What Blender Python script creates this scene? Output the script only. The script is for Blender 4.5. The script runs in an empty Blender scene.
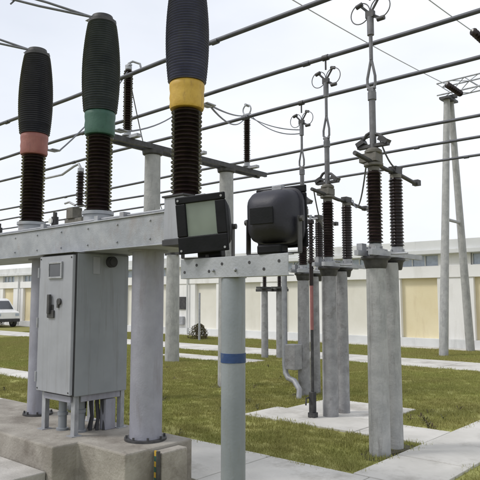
import bpy, bmesh, math, random
from mathutils import Vector, Matrix
random.seed(7)
R = math.radians
PI = math.pi
scn = bpy.context.scene
col = scn.collection

# ------------------------------------------------------------------ camera, sky, sun, exposure
cd = bpy.data.cameras.new('camera')
cam = bpy.data.objects.new('camera', cd)
col.objects.link(cam)
cam.location = (0, 0, 1.7)
cam.rotation_euler = (R(90 + 5.71), 0, R(41))
cd.sensor_width = 36
cd.lens = 45
cd.clip_start = 0.05
cd.clip_end = 900
scn.camera = cam

SUN_D = Vector((-0.62, -0.72, 0.0)).normalized()
SUN_EL = R(48)
world = bpy.data.worlds.new('World')
scn.world = world
world.use_nodes = True
wn = world.node_tree.nodes
wl = world.node_tree.links
wn.clear()
wo = wn.new('ShaderNodeOutputWorld')
bg = wn.new('ShaderNodeBackground')
bg.inputs['Strength'].default_value = 0.12
sky = wn.new('ShaderNodeTexSky')
sky.sky_type = 'NISHITA'
sky.sun_disc = False
sky.sun_elevation = SUN_EL
sky.sun_rotation = math.atan2(SUN_D.x, SUN_D.y)
sky.dust_density = 4.0
tc = wn.new('ShaderNodeTexCoord')
mp = wn.new('ShaderNodeMapping')
mp.inputs['Scale'].default_value = (1.0, 1.0, 2.6)
nz = wn.new('ShaderNodeTexNoise')
nz.inputs['Scale'].default_value = 1.6
nz.inputs['Detail'].default_value = 5
nz.inputs['Roughness'].default_value = 0.5
rp = wn.new('ShaderNodeValToRGB')
rp.color_ramp.elements[0].position = 0.30
rp.color_ramp.elements[0].color = (0.72, 0.72, 0.72, 1)
rp.color_ramp.elements[1].position = 0.62
rp.color_ramp.elements[1].color = (0.98, 0.98, 0.98, 1)
mx = wn.new('ShaderNodeMix')
mx.data_type = 'RGBA'
mx.inputs['B'].default_value = (7.6, 7.85, 8.35, 1)
wl.new(tc.outputs['Generated'], mp.inputs['Vector'])
wl.new(mp.outputs['Vector'], nz.inputs['Vector'])
wl.new(nz.outputs['Fac'], rp.inputs['Fac'])
dt = wn.new('ShaderNodeVectorMath')
dt.operation = 'DOT_PRODUCT'
dt.inputs[1].default_value = Vector((-0.78, 0.25, 0.62)).normalized()
wl.new(tc.outputs['Generated'], dt.inputs[0])
mr0 = wn.new('ShaderNodeMapRange')
mr0.interpolation_type = 'SMOOTHSTEP'
mr0.inputs['From Min'].default_value = 0.80
mr0.inputs['From Max'].default_value = 1.0
mr0.inputs['To Min'].default_value = 1.0
mr0.inputs['To Max'].default_value = 0.82
wl.new(dt.outputs['Value'], mr0.inputs['Value'])
ml = wn.new('ShaderNodeMath')
ml.operation = 'MULTIPLY'
wl.new(rp.outputs['Color'], ml.inputs[0])
wl.new(mr0.outputs['Result'], ml.inputs[1])
wl.new(ml.outputs['Value'], mx.inputs['Factor'])
wl.new(sky.outputs['Color'], mx.inputs['A'])
wl.new(mx.outputs['Result'], bg.inputs['Color'])
wl.new(bg.outputs['Background'], wo.inputs['Surface'])

sd = bpy.data.lights.new('sun', 'SUN')
sd.energy = 1.5
sd.angle = R(12)
sd.color = (1.0, 0.97, 0.93)
so = bpy.data.objects.new('sun', sd)
col.objects.link(so)
sv = Vector((SUN_D.x * math.cos(SUN_EL), SUN_D.y * math.cos(SUN_EL), math.sin(SUN_EL)))
so.rotation_euler = sv.to_track_quat('Z', 'Y').to_euler()
so.location = (0, 0, 20)
scn.render.engine = 'CYCLES'
scn.view_settings.view_transform = 'Standard'
scn.view_settings.look = 'None'
scn.view_settings.gamma = 1.0
scn.view_settings.exposure = 0.18

# ------------------------------------------------------------------ materials
def mat(name, c1, c2=None, rough=0.6, metal=0.0, scale=6.0, bump=0.0, bscale=60.0,
        c3=None, spots=0.0, spotscale=3.0, stretch=(1, 1, 1), spec=0.5, detail=6, streak=None):
    m = bpy.data.materials.new(name)
    m.use_nodes = True
    n, l = m.node_tree.nodes, m.node_tree.links
    b = n['Principled BSDF']
    b.inputs['Roughness'].default_value = rough
    b.inputs['Metallic'].default_value = metal
    b.inputs['Specular IOR Level'].default_value = spec
    t = n.new('ShaderNodeTexCoord')
    mpn = n.new('ShaderNodeMapping')
    mpn.inputs['Scale'].default_value = stretch
    oi_ = n.new('ShaderNodeObjectInfo')
    ml_ = n.new('ShaderNodeMath')
    ml_.operation = 'MULTIPLY'
    ml_.inputs[1].default_value = 37.0
    ad_ = n.new('ShaderNodeVectorMath')
    ad_.operation = 'ADD'
    l.new(oi_.outputs['Random'], ml_.inputs[0])
    l.new(t.outputs['Object'], ad_.inputs[0])
    l.new(ml_.outputs['Value'], ad_.inputs[1])
    l.new(ad_.outputs['Vector'], mpn.inputs['Vector'])
    z = n.new('ShaderNodeTexNoise')
    z.inputs['Scale'].default_value = scale
    z.inputs['Detail'].default_value = detail
    z.inputs['Roughness'].default_value = 0.6
    l.new(mpn.outputs['Vector'], z.inputs['Vector'])
    r_ = n.new('ShaderNodeValToRGB')
    r_.color_ramp.elements[0].position = 0.35
    r_.color_ramp.elements[1].position = 0.68
    r_.color_ramp.elements[0].color = (*c1, 1)
    r_.color_ramp.elements[1].color = (*(c2 or c1), 1)
    l.new(z.outputs['Fac'], r_.inputs['Fac'])
    out = r_.outputs['Color']
    if c3:
        z2 = n.new('ShaderNodeTexNoise')
        z2.inputs['Scale'].default_value = spotscale
        z2.inputs['Detail'].default_value = 8
        z2.inputs['Roughness'].default_value = 0.7
        src = ad_.outputs['Vector']
        if streak:
            m3 = n.new('ShaderNodeMapping')
            m3.inputs['Scale'].default_value = streak
            l.new(src, m3.inputs['Vector'])
            src = m3.outputs['Vector']
        l.new(src, z2.inputs['Vector'])
        r2 = n.new('ShaderNodeValToRGB')
        r2.color_ramp.elements[0].position = 0.52
        r2.color_ramp.elements[1].position = 0.70
        r2.color_ramp.elements[0].color = (0, 0, 0, 1)
        r2.color_ramp.elements[1].color = (spots, spots, spots, 1)
        l.new(z2.outputs['Fac'], r2.inputs['Fac'])
        x = n.new('ShaderNodeMix')
        x.data_type = 'RGBA'
        x.inputs['B'].default_value = (*c3, 1)
        l.new(r2.outputs['Color'], x.inputs['Factor'])
        l.new(out, x.inputs['A'])
        out = x.outputs['Result']
    l.new(out, b.inputs['Base Color'])
    rr = n.new('ShaderNodeMapRange')
    rr.inputs['To Min'].default_value = max(0.05, rough - 0.12)
    rr.inputs['To Max'].default_value = min(1.0, rough + 0.12)
    l.new(z.outputs['Fac'], rr.inputs['Value'])
    l.new(rr.outputs['Result'], b.inputs['Roughness'])
    if bump > 0:
        zb = n.new('ShaderNodeTexNoise')
        zb.inputs['Scale'].default_value = bscale
        zb.inputs['Detail'].default_value = 6
        l.new(t.outputs['Object'], zb.inputs['Vector'])
        bp = n.new('ShaderNodeBump')
        bp.inputs['Strength'].default_value = bump
        bp.inputs['Distance'].default_value = 0.01
        l.new(zb.outputs['Fac'], bp.inputs['Height'])
        l.new(bp.outputs['Normal'], b.inputs['Normal'])
    return m

M = {}
M['galv'] = mat('galvanised_steel', (.30, .31, .33), (.42, .43, .45), .55, .35, 9, .15, 80, c3=(.20, .17, .15), spots=.45, spotscale=5)
M['galv_beam'] = mat('galvanised_beam_steel', (.28, .295, .32), (.40, .415, .44), .52, .2, 5, .2, 70, c3=(.24, .20, .18), spots=.55, spotscale=4, streak=(1, 1, .5))
M['post'] = mat('painted_steel_post', (.26, .262, .305), (.33, .332, .38), .6, .1, 5, .2, 60, c3=(.18, .16, .16), spots=.5, spotscale=3, streak=(3, 3, .5))
M['lamp_post'] = mat('blue_grey_painted_steel', (.22, .245, .27), (.285, .31, .335), .45, .15, 3, .12, 60, c3=(.20, .20, .19), spots=.5, spotscale=4, streak=(4, 4, .4))
M['concrete_pole'] = mat('weathered_concrete_pole', (.31, .315, .31), (.42, .42, .41), .88, 0, 6, .6, 32, c3=(.17, .165, .155), spots=.6, spotscale=3.5, streak=(4, 4, .6))
M['mottled_pole'] = mat('mottled_concrete_pole', (.24, .24, .245), (.35, .35, .355), .88, 0, 7, .6, 32, c3=(.14, .13, .125), spots=.7, spotscale=6)
M['concrete'] = mat('cast_concrete', (.225, .205, .175), (.36, .335, .295), .9, 0, 4, .6, 45, c3=(.12, .10, .08), spots=.8, spotscale=2.5)
M['paving'] = mat('pale_paving_concrete', (.48, .465, .43), (.62, .60, .56), .9, 0, 1.3, .4, 50, c3=(.27, .25, .215), spots=.8, spotscale=1.1)
M['dark_steel'] = mat('dark_weathered_steel', (.040, .040, .042), (.085, .083, .083), .55, .3, 12, .1, 80)
M['black'] = mat('black_lamp_housing', (.004, .005, .006), (.010, .010, .013), .55, 0, 8, .1, 90, spec=.2)
M['lamp_back'] = mat('navy_black_housing', (.008, .008, .015), (.018, .018, .030), .55, 0, 6, .1, 90, c3=(.06, .06, .065), spots=.25, spotscale=6)
M['brown'] = mat('brown_porcelain', (.013, .009, .009), (.027, .017, .016), .22, 0, 8, .05, 60, c3=(.045, .037, .033), spots=.4, spotscale=5, spec=.32)
M['slate'] = mat('slate_porcelain_sky_gloss', (.066, .070, .125), (.095, .10, .165), .34, 0, 7, .05, 60, c3=(.11, .11, .12), spots=.35, spotscale=4, streak=(3, 3, .5))  # dark slate with the bluish gloss of the sky mixed into the colour
M['slate_green'] = mat('grey_green_porcelain', (.036, .046, .054), (.060, .072, .080), .34, 0, 7, .05, 60, c3=(.10, .11, .11), spots=.35, spotscale=4, streak=(3, 3, .5))
M['slate_dark'] = mat('charcoal_porcelain', (.024, .025, .036), (.040, .041, .055), .34, 0, 7, .05, 60, c3=(.08, .08, .09), spots=.3, spotscale=4, streak=(3, 3, .5))
M['yellow'] = mat('mustard_phase_paint', (.47, .29, .03), (.58, .38, .06), .55, 0, 9, .2, 50, c3=(.30, .18, .04), spots=.95, spotscale=4, streak=(5, 5, 1))
M['green'] = mat('green_phase_paint', (.03, .095, .07), (.05, .13, .095), .55, 0, 9, .2, 50, c3=(.03, .07, .05), spots=.95, spotscale=4, streak=(5, 5, 1))
M['red'] = mat('faded_red_phase_paint', (.27, .095, .08), (.34, .14, .115), .55, 0, 9, .2, 50, c3=(.22, .09, .08), spots=.95, spotscale=4, streak=(5, 5, 1))
M['blue'] = mat('blue_tape', (.012, .04, .12), (.02, .055, .17), .5, 0, 10, .2, 40, c3=(.10, .12, .15), spots=.7, spotscale=14)
M['cab_front'] = mat('light_grey_lit_cabinet_paint', (.285, .295, .325), (.345, .355, .385), .38, .05, 2.5, .06, 40, c3=(.20, .195, .19), spots=.55, spotscale=2.6, streak=(6, 6, .35))  # cabinet grey lightened for the face turned to the light
M['cab'] = mat('grey_shaded_cabinet_paint', (.225, .242, .262), (.275, .292, .312), .40, .05, 2.5, .06, 40, c3=(.15, .145, .14), spots=.6, spotscale=2.4, streak=(6, 6, .35))  # same cabinet grey darkened for the side turned from the light
M['seal'] = mat('dark_rubber_seal', (.03, .03, .034), (.05, .05, .055), .7)
M['white'] = mat('off_white_paint', (.66, .66, .64), (.76, .76, .74), .7, 0, 4)
M['wall'] = mat('white_render_with_glare', (.76, .755, .735), (.85, .845, .83), .85, 0, .6, .3, 20, c3=(.50, .48, .43), spots=.45, spotscale=.7, streak=(2, 2, .35))  # white raised so the colour carries the lens glare over the building
M['cornice'] = mat('grey_roof_fascia', (.58, .59, .59), (.70, .71, .70), .8, 0, .8, .2, 20, c3=(.34, .34, .33), spots=.5, spotscale=.8, streak=(2, 2, .35))
M['yellow_wall'] = mat('yellow_render_with_glare', (.70, .61, .39), (.77, .69, .48), .85, 0, .7, .3, 20, c3=(.50, .38, .22), spots=.5, spotscale=.6, streak=(2, 2, .4))  # yellow paled in its colour for the same lens glare
M['tube'] = mat('aluminium_bus_tube', (.065, .068, .08), (.11, .112, .125), .5, .4, 4)
M['arm'] = mat('dull_grey_arm_steel', (.12, .122, .13), (.20, .20, .21), .55, .3, 9, .15, 80, c3=(.10, .09, .08), spots=.5, spotscale=5)
M['wire'] = mat('stranded_conductor', (.12, .125, .14), (.18, .185, .20), .6, .4, 30)
M['pale_wire'] = mat('pale_aluminium_wire', (.42, .43, .46), (.52, .53, .56), .6, .2, 30)
M['olive'] = mat('olive_brown_casting', (.10, .095, .08), (.17, .16, .14), .6, .1, 12, .15, 60)
M['van'] = mat('van_paint', (.72, .72, .72), (.8, .8, .8), .3, 0, 3)
M['redpaint'] = mat('red_paint', (.26, .10, .10), (.33, .14, .13), .6, 0, 9)
M['soil'] = mat('dark_soil_and_shadow', (.055, .05, .03), (.10, .09, .055), .95, 0, 8, .6, 40)  # bare soil round the posts, also the painted column shadow

def glass(name, c, rough=.12):
    m = bpy.data.materials.new(name)
    m.use_nodes = True
    n, l = m.node_tree.nodes, m.node_tree.links
    b = n['Principled BSDF']
    b.inputs['Roughness'].default_value = rough
    b.inputs['Specular IOR Level'].default_value = .8
    t = n.new('ShaderNodeTexCoord')
    z = n.new('ShaderNodeTexNoise')
    z.inputs['Scale'].default_value = 7
    r_ = n.new('ShaderNodeValToRGB')
    r_.color_ramp.elements[0].position = .3
    r_.color_ramp.elements[1].position = .7
    r_.color_ramp.elements[0].color = (*[v * .85 for v in c], 1)
    r_.color_ramp.elements[1].color = (*[v * 1.1 for v in c], 1)
    l.new(t.outputs['Object'], z.inputs['Vector'])
    l.new(z.outputs['Fac'], r_.inputs['Fac'])
    l.new(r_.outputs['Color'], b.inputs['Base Color'])
    return m
M['lampglass'] = glass('dusty_lamp_glass', (.27, .31, .27), .2)
M['reflector'] = mat('faceted_reflector', (.50, .52, .50), (.60, .62, .60), .35, .6, 12)
lgn, lgl = M['lampglass'].node_tree.nodes, M['lampglass'].node_tree.links
tr_ = lgn.new('ShaderNodeBsdfTransparent')
tr_.inputs['Color'].default_value = (.80, .90, .82, 1)
ms_ = lgn.new('ShaderNodeMixShader')
ms_.inputs['Fac'].default_value = .62
lgl.new(tr_.outputs[0], ms_.inputs[1])
lgl.new(lgn['Principled BSDF'].outputs[0], ms_.inputs[2])
lgl.new(ms_.outputs[0], lgn['Material Output'].inputs['Surface'])
M['winglass'] = glass('window_glass', (.36, .42, .50), .15)
M['cream_wall'] = mat('cream_render', (.66, .64, .56), (.76, .74, .67), .85, 0, .7, .3, 20, c3=(.56, .53, .45), spots=.4, spotscale=.6, streak=(2, 2, .4))
M['gauge_glass'] = glass('dark_inspection_glass', (.045, .05, .06), .15)

# grass: blades + soil base share one olive palette
def grass_mat(name, ca, cb, cc, scale):
    m = bpy.data.materials.new(name)
    m.use_nodes = True
    n, l = m.node_tree.nodes, m.node_tree.links
    b = n['Principled BSDF']
    b.inputs['Roughness'].default_value = .8
    b.inputs['Specular IOR Level'].default_value = .2
    g = n.new('ShaderNodeNewGeometry')
    z = n.new('ShaderNodeTexNoise')
    z.inputs['Scale'].default_value = scale
    z.inputs['Detail'].default_value = 7
    z.inputs['Roughness'].default_value = .65
    l.new(g.outputs['Position'], z.inputs['Vector'])
    r_ = n.new('ShaderNodeValToRGB')
    e = r_.color_ramp.elements
    e[0].position = .33
    e[0].color = (*ca, 1)
    e[1].position = .68
    e[1].color = (*cc, 1)
    k = e.new(.5)
    k.color = (*cb, 1)
    l.new(z.outputs['Fac'], r_.inputs['Fac'])
    z2 = n.new('ShaderNodeTexNoise')
    z2.inputs['Scale'].default_value = 40
    z2.inputs['Detail'].default_value = 3
    l.new(g.outputs['Position'], z2.inputs['Vector'])
    mr = n.new('ShaderNodeMapRange')
    mr.inputs['From Min'].default_value = .3
    mr.inputs['From Max'].default_value = .7
    mr.inputs['To Min'].default_value = .90
    mr.inputs['To Max'].default_value = 1.16
    l.new(z2.outputs['Fac'], mr.inputs['Value'])
    mm = n.new('ShaderNodeMix')
    mm.data_type = 'RGBA'
    mm.blend_type = 'MULTIPLY'
    mm.inputs['Factor'].default_value = 1
    l.new(r_.outputs['Color'], mm.inputs['A'])
    l.new(mr.outputs['Result'], mm.inputs['B'])
    l.new(mm.outputs['Result'], b.inputs['Base Color'])
    bp = n.new('ShaderNodeBump')
    bp.inputs['Strength'].default_value = .6
    bp.inputs['Distance'].default_value = .03
    l.new(z2.outputs['Fac'], bp.inputs['Height'])
    l.new(bp.outputs['Normal'], b.inputs['Normal'])
    return m
M['lawn'] = grass_mat('lawn_base', (.215, .19, .07), (.22, .21, .068), (.215, .225, .068), .55)
M['shrub'] = grass_mat('shrub_leaves', (.10, .07, .045), (.10, .085, .045), (.10, .11, .045), 2.5)
M['blade'] = grass_mat('lawn_blades', (.32, .295, .11), (.315, .31, .105), (.31, .325, .10), .55)

# ------------------------------------------------------------------ mesh builder
class MB:
    def __init__(self):
        self.bm = bmesh.new()

    def box(self, x0, x1, y0, y1, z0, z1, rot=None, piv=None):
        vs = [self.bm.verts.new(Vector((x, y, z))) for x in (x0, x1) for y in (y0, y1) for z in (z0, z1)]
        if rot:
            c = Vector(piv) if piv else Vector(((x0 + x1) / 2, (y0 + y1) / 2, (z0 + z1) / 2))
            for v in vs:
                v.co = c + rot @ (v.co - c)
        for f in ((0, 1, 3, 2), (4, 6, 7, 5), (0, 4, 5, 1), (2, 3, 7, 6), (0, 2, 6, 4), (1, 5, 7, 3)):
            self.bm.faces.new([vs[i] for i in f])
        return self

    def tube(self, pts, r, seg=12, cap=True, radii=None):
        pts = [Vector(p) for p in pts]
        rings = []
        n = len(pts)
        prev = None
        for i, p in enumerate(pts):
            if i == 0:
                d = pts[1] - p
            elif i == n - 1:
                d = p - pts[i - 1]
            else:
                d = (pts[i + 1] - p).normalized() + (p - pts[i - 1]).normalized()
            d.normalize()
            if prev is None:
                a = Vector((0, 0, 1)) if abs(d.z) < .9 else Vector((1, 0, 0))
                u = d.cross(a).normalized()
            else:
                u = (prev - d * prev.dot(d)).normalized()
            prev = u
            w = d.cross(u)
            rr = radii[i] if radii else r
            rings.append([self.bm.verts.new(p + (u * math.cos(2 * PI * k / seg) + w * math.sin(2 * PI * k / seg)) * rr) for k in range(seg)])
        for a, b in zip(rings, rings[1:]):
            for k in range(seg):
                self.bm.faces.new((a[k], a[(k + 1) % seg], b[(k + 1) % seg], b[k]))
        if cap:
            self.bm.faces.new(list(reversed(rings[0])))
            self.bm.faces.new(rings[-1])
        return self

    def ring(self, c, r, wr, axis='x', seg=24, a0=0, a1=2 * PI):
        c = Vector(c)
        pts = []
        full = abs(a1 - a0 - 2 * PI) < 1e-6
        for k in range(seg + 1):
            t = a0 + (a1 - a0) * k / seg
            s, q = math.cos(t) * r, math.sin(t) * r
            pts.append(c + (Vector((0, s, q)) if axis == 'x' else Vector((s, 0, q)) if axis == 'y' else Vector((s, q, 0))))
        return self.tube(pts, wr, 8, cap=not full)

    def lathe(self, prof, c=(0, 0, 0), seg=36):
        c = Vector(c)
        rings = []
        for (r, z) in prof:
            rings.append([self.bm.verts.new(c + Vector((math.cos(2 * PI * k / seg) * r, math.sin(2 * PI * k / seg) * r, z))) for k in range(seg)])
        for a, b in zip(rings, rings[1:]):
            for k in range(seg):
                self.bm.faces.new((a[k], a[(k + 1) % seg], b[(k + 1) % seg], b[k]))
        self.bm.faces.new(list(reversed(rings[0])))
        self.bm.faces.new(rings[-1])
        return self

    def prism(self, poly, z0, z1):
        a = [self.bm.verts.new((x, y, z0)) for x, y in poly]
        b = [self.bm.verts.new((x, y, z1)) for x, y in poly]
        n = len(poly)
        for i in range(n):
            self.bm.faces.new((a[i], a[(i + 1) % n], b[(i + 1) % n], b[i]))
        self.bm.faces.new(list(reversed(a)))
        self.bm.faces.new(b)
        return self

    def build(self, name, m, parent=None, loc=(0, 0, 0), bevel=0, smooth=True, angle=40):
        bmesh.ops.recalc_face_normals(self.bm, faces=self.bm.faces)
        me = bpy.data.meshes.new(name)
        self.bm.to_mesh(me)
        self.bm.free()
        me.materials.append(m)
        if smooth:
            for p in me.polygons:
                p.use_smooth = True
            me.set_sharp_from_angle(angle=R(angle))
        o = bpy.data.objects.new(name, me)
        col.objects.link(o)
        o.location = loc
        if parent:
            o.parent = parent
        if bevel:
            b = o.modifiers.new('bevel', 'BEVEL')
            b.width = bevel
            b.segments = 2
            b.limit_method = 'ANGLE'
            b.angle_limit = R(50)
        return o

def tag(o, label=None, cat=None, group=None, kind=None):
    if label: o['label'] = label
    if cat: o['category'] = cat
    if group: o['group'] = group
    if kind: o['kind'] = kind
    return o

def thing(name, loc, label, cat, group=None):
    o = bpy.data.objects.new(name, None)
    col.objects.link(o)
    o.location = loc
    o.empty_display_size = .1
    return tag(o, label, cat, group)

def copy_tree(o, parent=None):
    c = o.copy()
    col.objects.link(c)
    c.parent = parent
    for ch in list(o.children):
        copy_tree(ch, c)
    return c

def sheds(r_core, r_shed, z0, z1, n, alt=0.82, taper=None):
    """porcelain profile: drooping sheds on a core; taper(t) scales radii"""
    prof = []
    p = (z1 - z0) / n
    for i in range(n):
        zb = z0 + i * p
        t = (i + .5) / n
        k = taper(t) if taper else 1
        rs = r_core + (r_shed - r_core) * (alt if i % 2 else 1)
        prof += [(r_core * k, zb), (r_core * k, zb + p * .30), (rs * k * .985, zb + p * .24), (rs * k, zb + p * .36),
                 (rs * k * .93, zb + p * .52), (r_core * k * 1.03, zb + p * .86)]
    prof.append((r_core * (taper(1) if taper else 1), z1))
    return prof

def catenary(a, b, sag, n=14):
    a, b = Vector(a), Vector(b)
    return [a.lerp(b, i / n) - Vector((0, 0, sag * 4 * (i / n) * (1 - i / n))) for i in range(n + 1)]

# ------------------------------------------------------------------ ground, paths
def rects_obj(name, rects, z, m, t=.06, kind='structure', bevel=.008):
    b = MB()
    for (x0, x1, y0, y1) in rects:
        b.box(x0, x1, y0, y1, z - t, z)
    o = b.build(name, m, smooth=False, bevel=bevel)
    tag(o, kind=kind)
    return o

def slabs(name, x0, x1, y0, y1, n, along, m, z=.03):
    """cast slabs with joints"""
    b = MB()
    gap = .012
    for i in range(n):
        dz = random.uniform(-.003, .003)
        if along == 'x':
            a = x0 + (x1 - x0) * i / n
            c = x0 + (x1 - x0) * (i + 1) / n
            b.box(a + gap / 2, c - gap / 2, y0, y1, -.05, z + dz)
        else:
            a = y0 + (y1 - y0) * i / n
            c = y0 + (y1 - y0) * (i + 1) / n
            b.box(x0, x1, a + gap / 2, c - gap / 2, -.05, z + dz)
    return tag(b.build(name, m, smooth=False, bevel=.006), kind='structure')

g = MB()
S = 400
vs = [g.bm.verts.new(v) for v in ((-S, -S, 0), (S, -S, 0), (S, S, 0), (-S, S, 0))]
g.bm.faces.new(vs)
tag(g.build('ground', M['lawn'], smooth=False), kind='structure')

slabs('front_path', -16.0, 3.0, 4.12, 5.25, 16, 'x', M['paving'])
slabs('side_path', -3.12, -2.33, 5.256, 14.594, 10, 'y', M['paving'])
slabs('branch_path', -5.92, -3.126, 6.87, 7.70, 3, 'x', M['paving'])
slabs('equipment_pad', -5.72, -4.15, 7.706, 8.90, 1, 'x', M['paving'])
slabs('back_path', -46, 6, 14.6, 16.5, 34, 'x', M['paving'])
slabs('left_path', -30, -10.2, 6.9, 7.55, 14, 'x', M['paving'])
slabs('rear_pad', -14.2, -10.6, 12.3, 13.3, 2, 'x', M['paving'])
slabs('building_apron', -50, 10, 20.2, 20.994, 30, 'x', M['paving'])
b = MB()
b.prism([(-3.30 + math.cos(a) * (.17 + .03 * math.sin(3 * a)), 6.36 + math.sin(a) * (.36 + .05 * math.cos(2 * a))) for a in [2 * PI * k / 22 + .0 for k in range(22)]], -.03, .034)
tag(b.build('column_shadow_patch', M['soil'], smooth=False), kind='structure')  # dark patch stands in for the shadow beside the nearest column

SOIL = [(-3.27, 6.09, .22), (-3.27, 6.56, .2), (-8.13, 6.96, .3), (-8.13, 8.93, .3), (-6.28, 8.97, .24), (-6.28, 9.45, .22),
        (-7.45, 17.98, .3), (-7.45, 20.0, .2), (-11.2, 14.0, .2), (-8.13, 5.41, .2), (-6.14, 8.62, .12)]
b = MB()
rq = random.Random(11)
for (x, y, rad) in SOIL:
    b.prism([(x + math.cos(a) * rad * (1 + rq.uniform(-.2, .25)), y + math.sin(a) * rad * (1 + rq.uniform(-.2, .25))) for a in [2 * PI * k / 20 for k in range(20)]], -.03, .012)
tag(b.build('worn_soil', M['soil'], smooth=False), kind='structure')
# grass blades as one uncountable mass
G = [(-22, -3.12, 5.25, 6.87), (-10.2, -5.94, 6.87, 7.7), (-22, -10.2, 7.55, 8.9), (-10.2, -5.72, 7.7, 8.9), (-4.15, -3.12, 7.7, 8.9),
     (-26, -3.12, 8.9, 12.3), (-26, -14.2, 12.3, 13.3), (-10.6, -3.12, 12.3, 13.3), (-26, -3.12, 13.3, 14.6), (-2.33, 1.5, 5.25, 14.6),
     (-30, 0, 16.5, 20.2)]
em = MB()
for (x0, x1, y0, y1) in G:
    e = .012
    vs = [em.bm.verts.new(v) for v in ((x0 - e, y0 - e, .004), (x1 + e, y0 - e, .004), (x1 + e, y1 + e, .004), (x0 - e, y1 + e, .004))]
    em.bm.faces.new(vs)
lawn = em.build('lawn_grass', M['blade'], smooth=False)
tag(lawn, 'short olive green lawn grass between the pale concrete paths', 'grass', kind='stuff')
tuft_bm = bmesh.new()
rng = random.Random(3)
for i in range(46):
    a = rng.uniform(0, 2 * PI)
    d = .11 * math.sqrt(rng.random())
    x, y = math.cos(a) * d, math.sin(a) * d
    h = rng.uniform(.016, .05) * (1.5 if rng.random() < .08 else 1)
    w = rng.uniform(.0025, .0045)
    t = rng.uniform(0, PI)
    lx, ly = rng.uniform(-.02, .02), rng.uniform(-.02, .02)
    dx, dy = math.cos(t) * w, math.sin(t) * w
    v = [tuft_bm.verts.new(p) for p in ((x - dx, y - dy, 0), (x + dx, y + dy, 0), (x + lx * .5 + dx * .7, y + ly * .5 + dy * .7, h * .6), (x + lx, y + ly, h), (x + lx * .5 - dx * .7, y + ly * .5 - dy * .7, h * .6))]
    tuft_bm.faces.new(v)
tuft_me = bpy.data.meshes.new('grass_tuft')
tuft_bm.to_mesh(tuft_me)
tuft_bm.free()
tuft_me.materials.append(M['blade'])
tuft = bpy.data.objects.new('grass_tuft', tuft_me)      # source mesh only, never linked to the scene
ng = bpy.data.node_groups.new('grass_scatter', 'GeometryNodeTree')
ng.interface.new_socket('Geometry', in_out='INPUT', socket_type='NodeSocketGeometry')
ng.interface.new_socket('Geometry', in_out='OUTPUT', socket_type='NodeSocketGeometry')
gi = ng.nodes.new('NodeGroupInput')
go = ng.nodes.new('NodeGroupOutput')
dp = ng.nodes.new('GeometryNodeDistributePointsOnFaces')
dp.inputs['Density'].default_value = 110
ip = ng.nodes.new('GeometryNodeInstanceOnPoints')
oi = ng.nodes.new('GeometryNodeObjectInfo')
oi.inputs['Object'].default_value = tuft
oi.inputs['As Instance'].default_value = True
rv = ng.nodes.new('FunctionNodeRandomValue')
rv.data_type = 'FLOAT_VECTOR'
rv.inputs[0].default_value = (-.08, -.08, 0)
rv.inputs[1].default_value = (.08, .08, 6.28)
rs = ng.nodes.new('FunctionNodeRandomValue')
rs.data_type = 'FLOAT'
rs.inputs[2].default_value = .6
rs.inputs[3].default_value = 1.25
jg = ng.nodes.new('GeometryNodeJoinGeometry')
ng.links.new(gi.outputs[0], dp.inputs['Mesh'])
ng.links.new(dp.outputs['Points'], ip.inputs['Points'])
ng.links.new(oi.outputs['Geometry'], ip.inputs['Instance'])
ng.links.new(rv.outputs[0], ip.inputs['Rotation'])
ng.links.new(rs.outputs[1], ip.inputs['Scale'])
ng.links.new(gi.outputs[0], jg.inputs[0])
ng.links.new(ip.outputs[0], jg.inputs[0])
ng.links.new(jg.outputs[0], go.inputs[0])
md = lawn.modifiers.new('grass', 'NODES')
md.node_group = ng

wb = MB()
rq = random.Random(5)
for k in range(46):
    g_ = rq.choice(G[:5] + G[5:6])
    x, y = rq.uniform(max(g_[0], -12), g_[1]), rq.uniform(g_[2], g_[3])
    if k % 2:
        y = g_[2] + rq.uniform(0, .08)
    for j in range(rq.randint(5, 9)):
        a = rq.uniform(0, 2 * PI)
        L = rq.uniform(.05, .12)
        h = rq.uniform(.03, .10)
        w_ = .010
        ca, sa = math.cos(a), math.sin(a)
        wb.bm.faces.new([wb.bm.verts.new(p) for p in ((x, y, .005), (x + ca * L * .5 - sa * w_, y + sa * L * .5 + ca * w_, h), (x + ca * L, y + sa * L, h * .8), (x + ca * L * .5 + sa * w_, y + sa * L * .5 - ca * w_, h))])
tag(wb.build('lawn_weeds', M['shrub'], smooth=False), 'scattered broad leaved weeds in the lawn and along slab edges', 'weeds', kind='stuff')

# ------------------------------------------------------------------ control building
BY = 21.0
bl = thing('control_building', (0, BY, 0), 'long low white building with yellow panels and a band of high windows behind the switchyard', 'building')
per, pw = 2.73, 1.43
x_first = -10.28 - per * 14
panels = [x_first + per * i for i in range(21)]
x0, x1 = -50, 8
# wall split so that recesses are real: back wall + pilasters + bands standing proud
MB().box(x0, x1, .22, 9, 0, 3.3).build('wall', M['wall'], bl, smooth=False)
pil = [(x0, panels[0])] + [(panels[i] + pw, panels[i + 1]) for i in range(20)] + [(panels[-1] + pw, x1)]
for a, c in pil:
    MB().box(a, c, 0, .22, .32, 2.50).build('pilaster', M['wall'], bl, smooth=False, bevel=.01)
MB().box(x0, x1, -.05, .22, 0, .32).build('plinth_course', M['cornice'], bl, smooth=False, bevel=.01)
MB().box(x0, x1, -.04, .22, 2.50, 2.92).build('lintel_band', M['wall'], bl, smooth=False, bevel=.01)
MB().box(x0, x1, -.30, 9.3, 3.34, 3.50).box(x0, x1, -.22, 9.2, 3.50, 3.84).build('cornice', M['cornice'], bl, smooth=False, bevel=.015)
for a, c in pil:
    MB().box(a + .08 if a != x0 else a, c - .08 if c != x1 else c, 0, .22, 2.92, 3.34).build('band_pier', M['wall'], bl, smooth=False)
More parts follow.
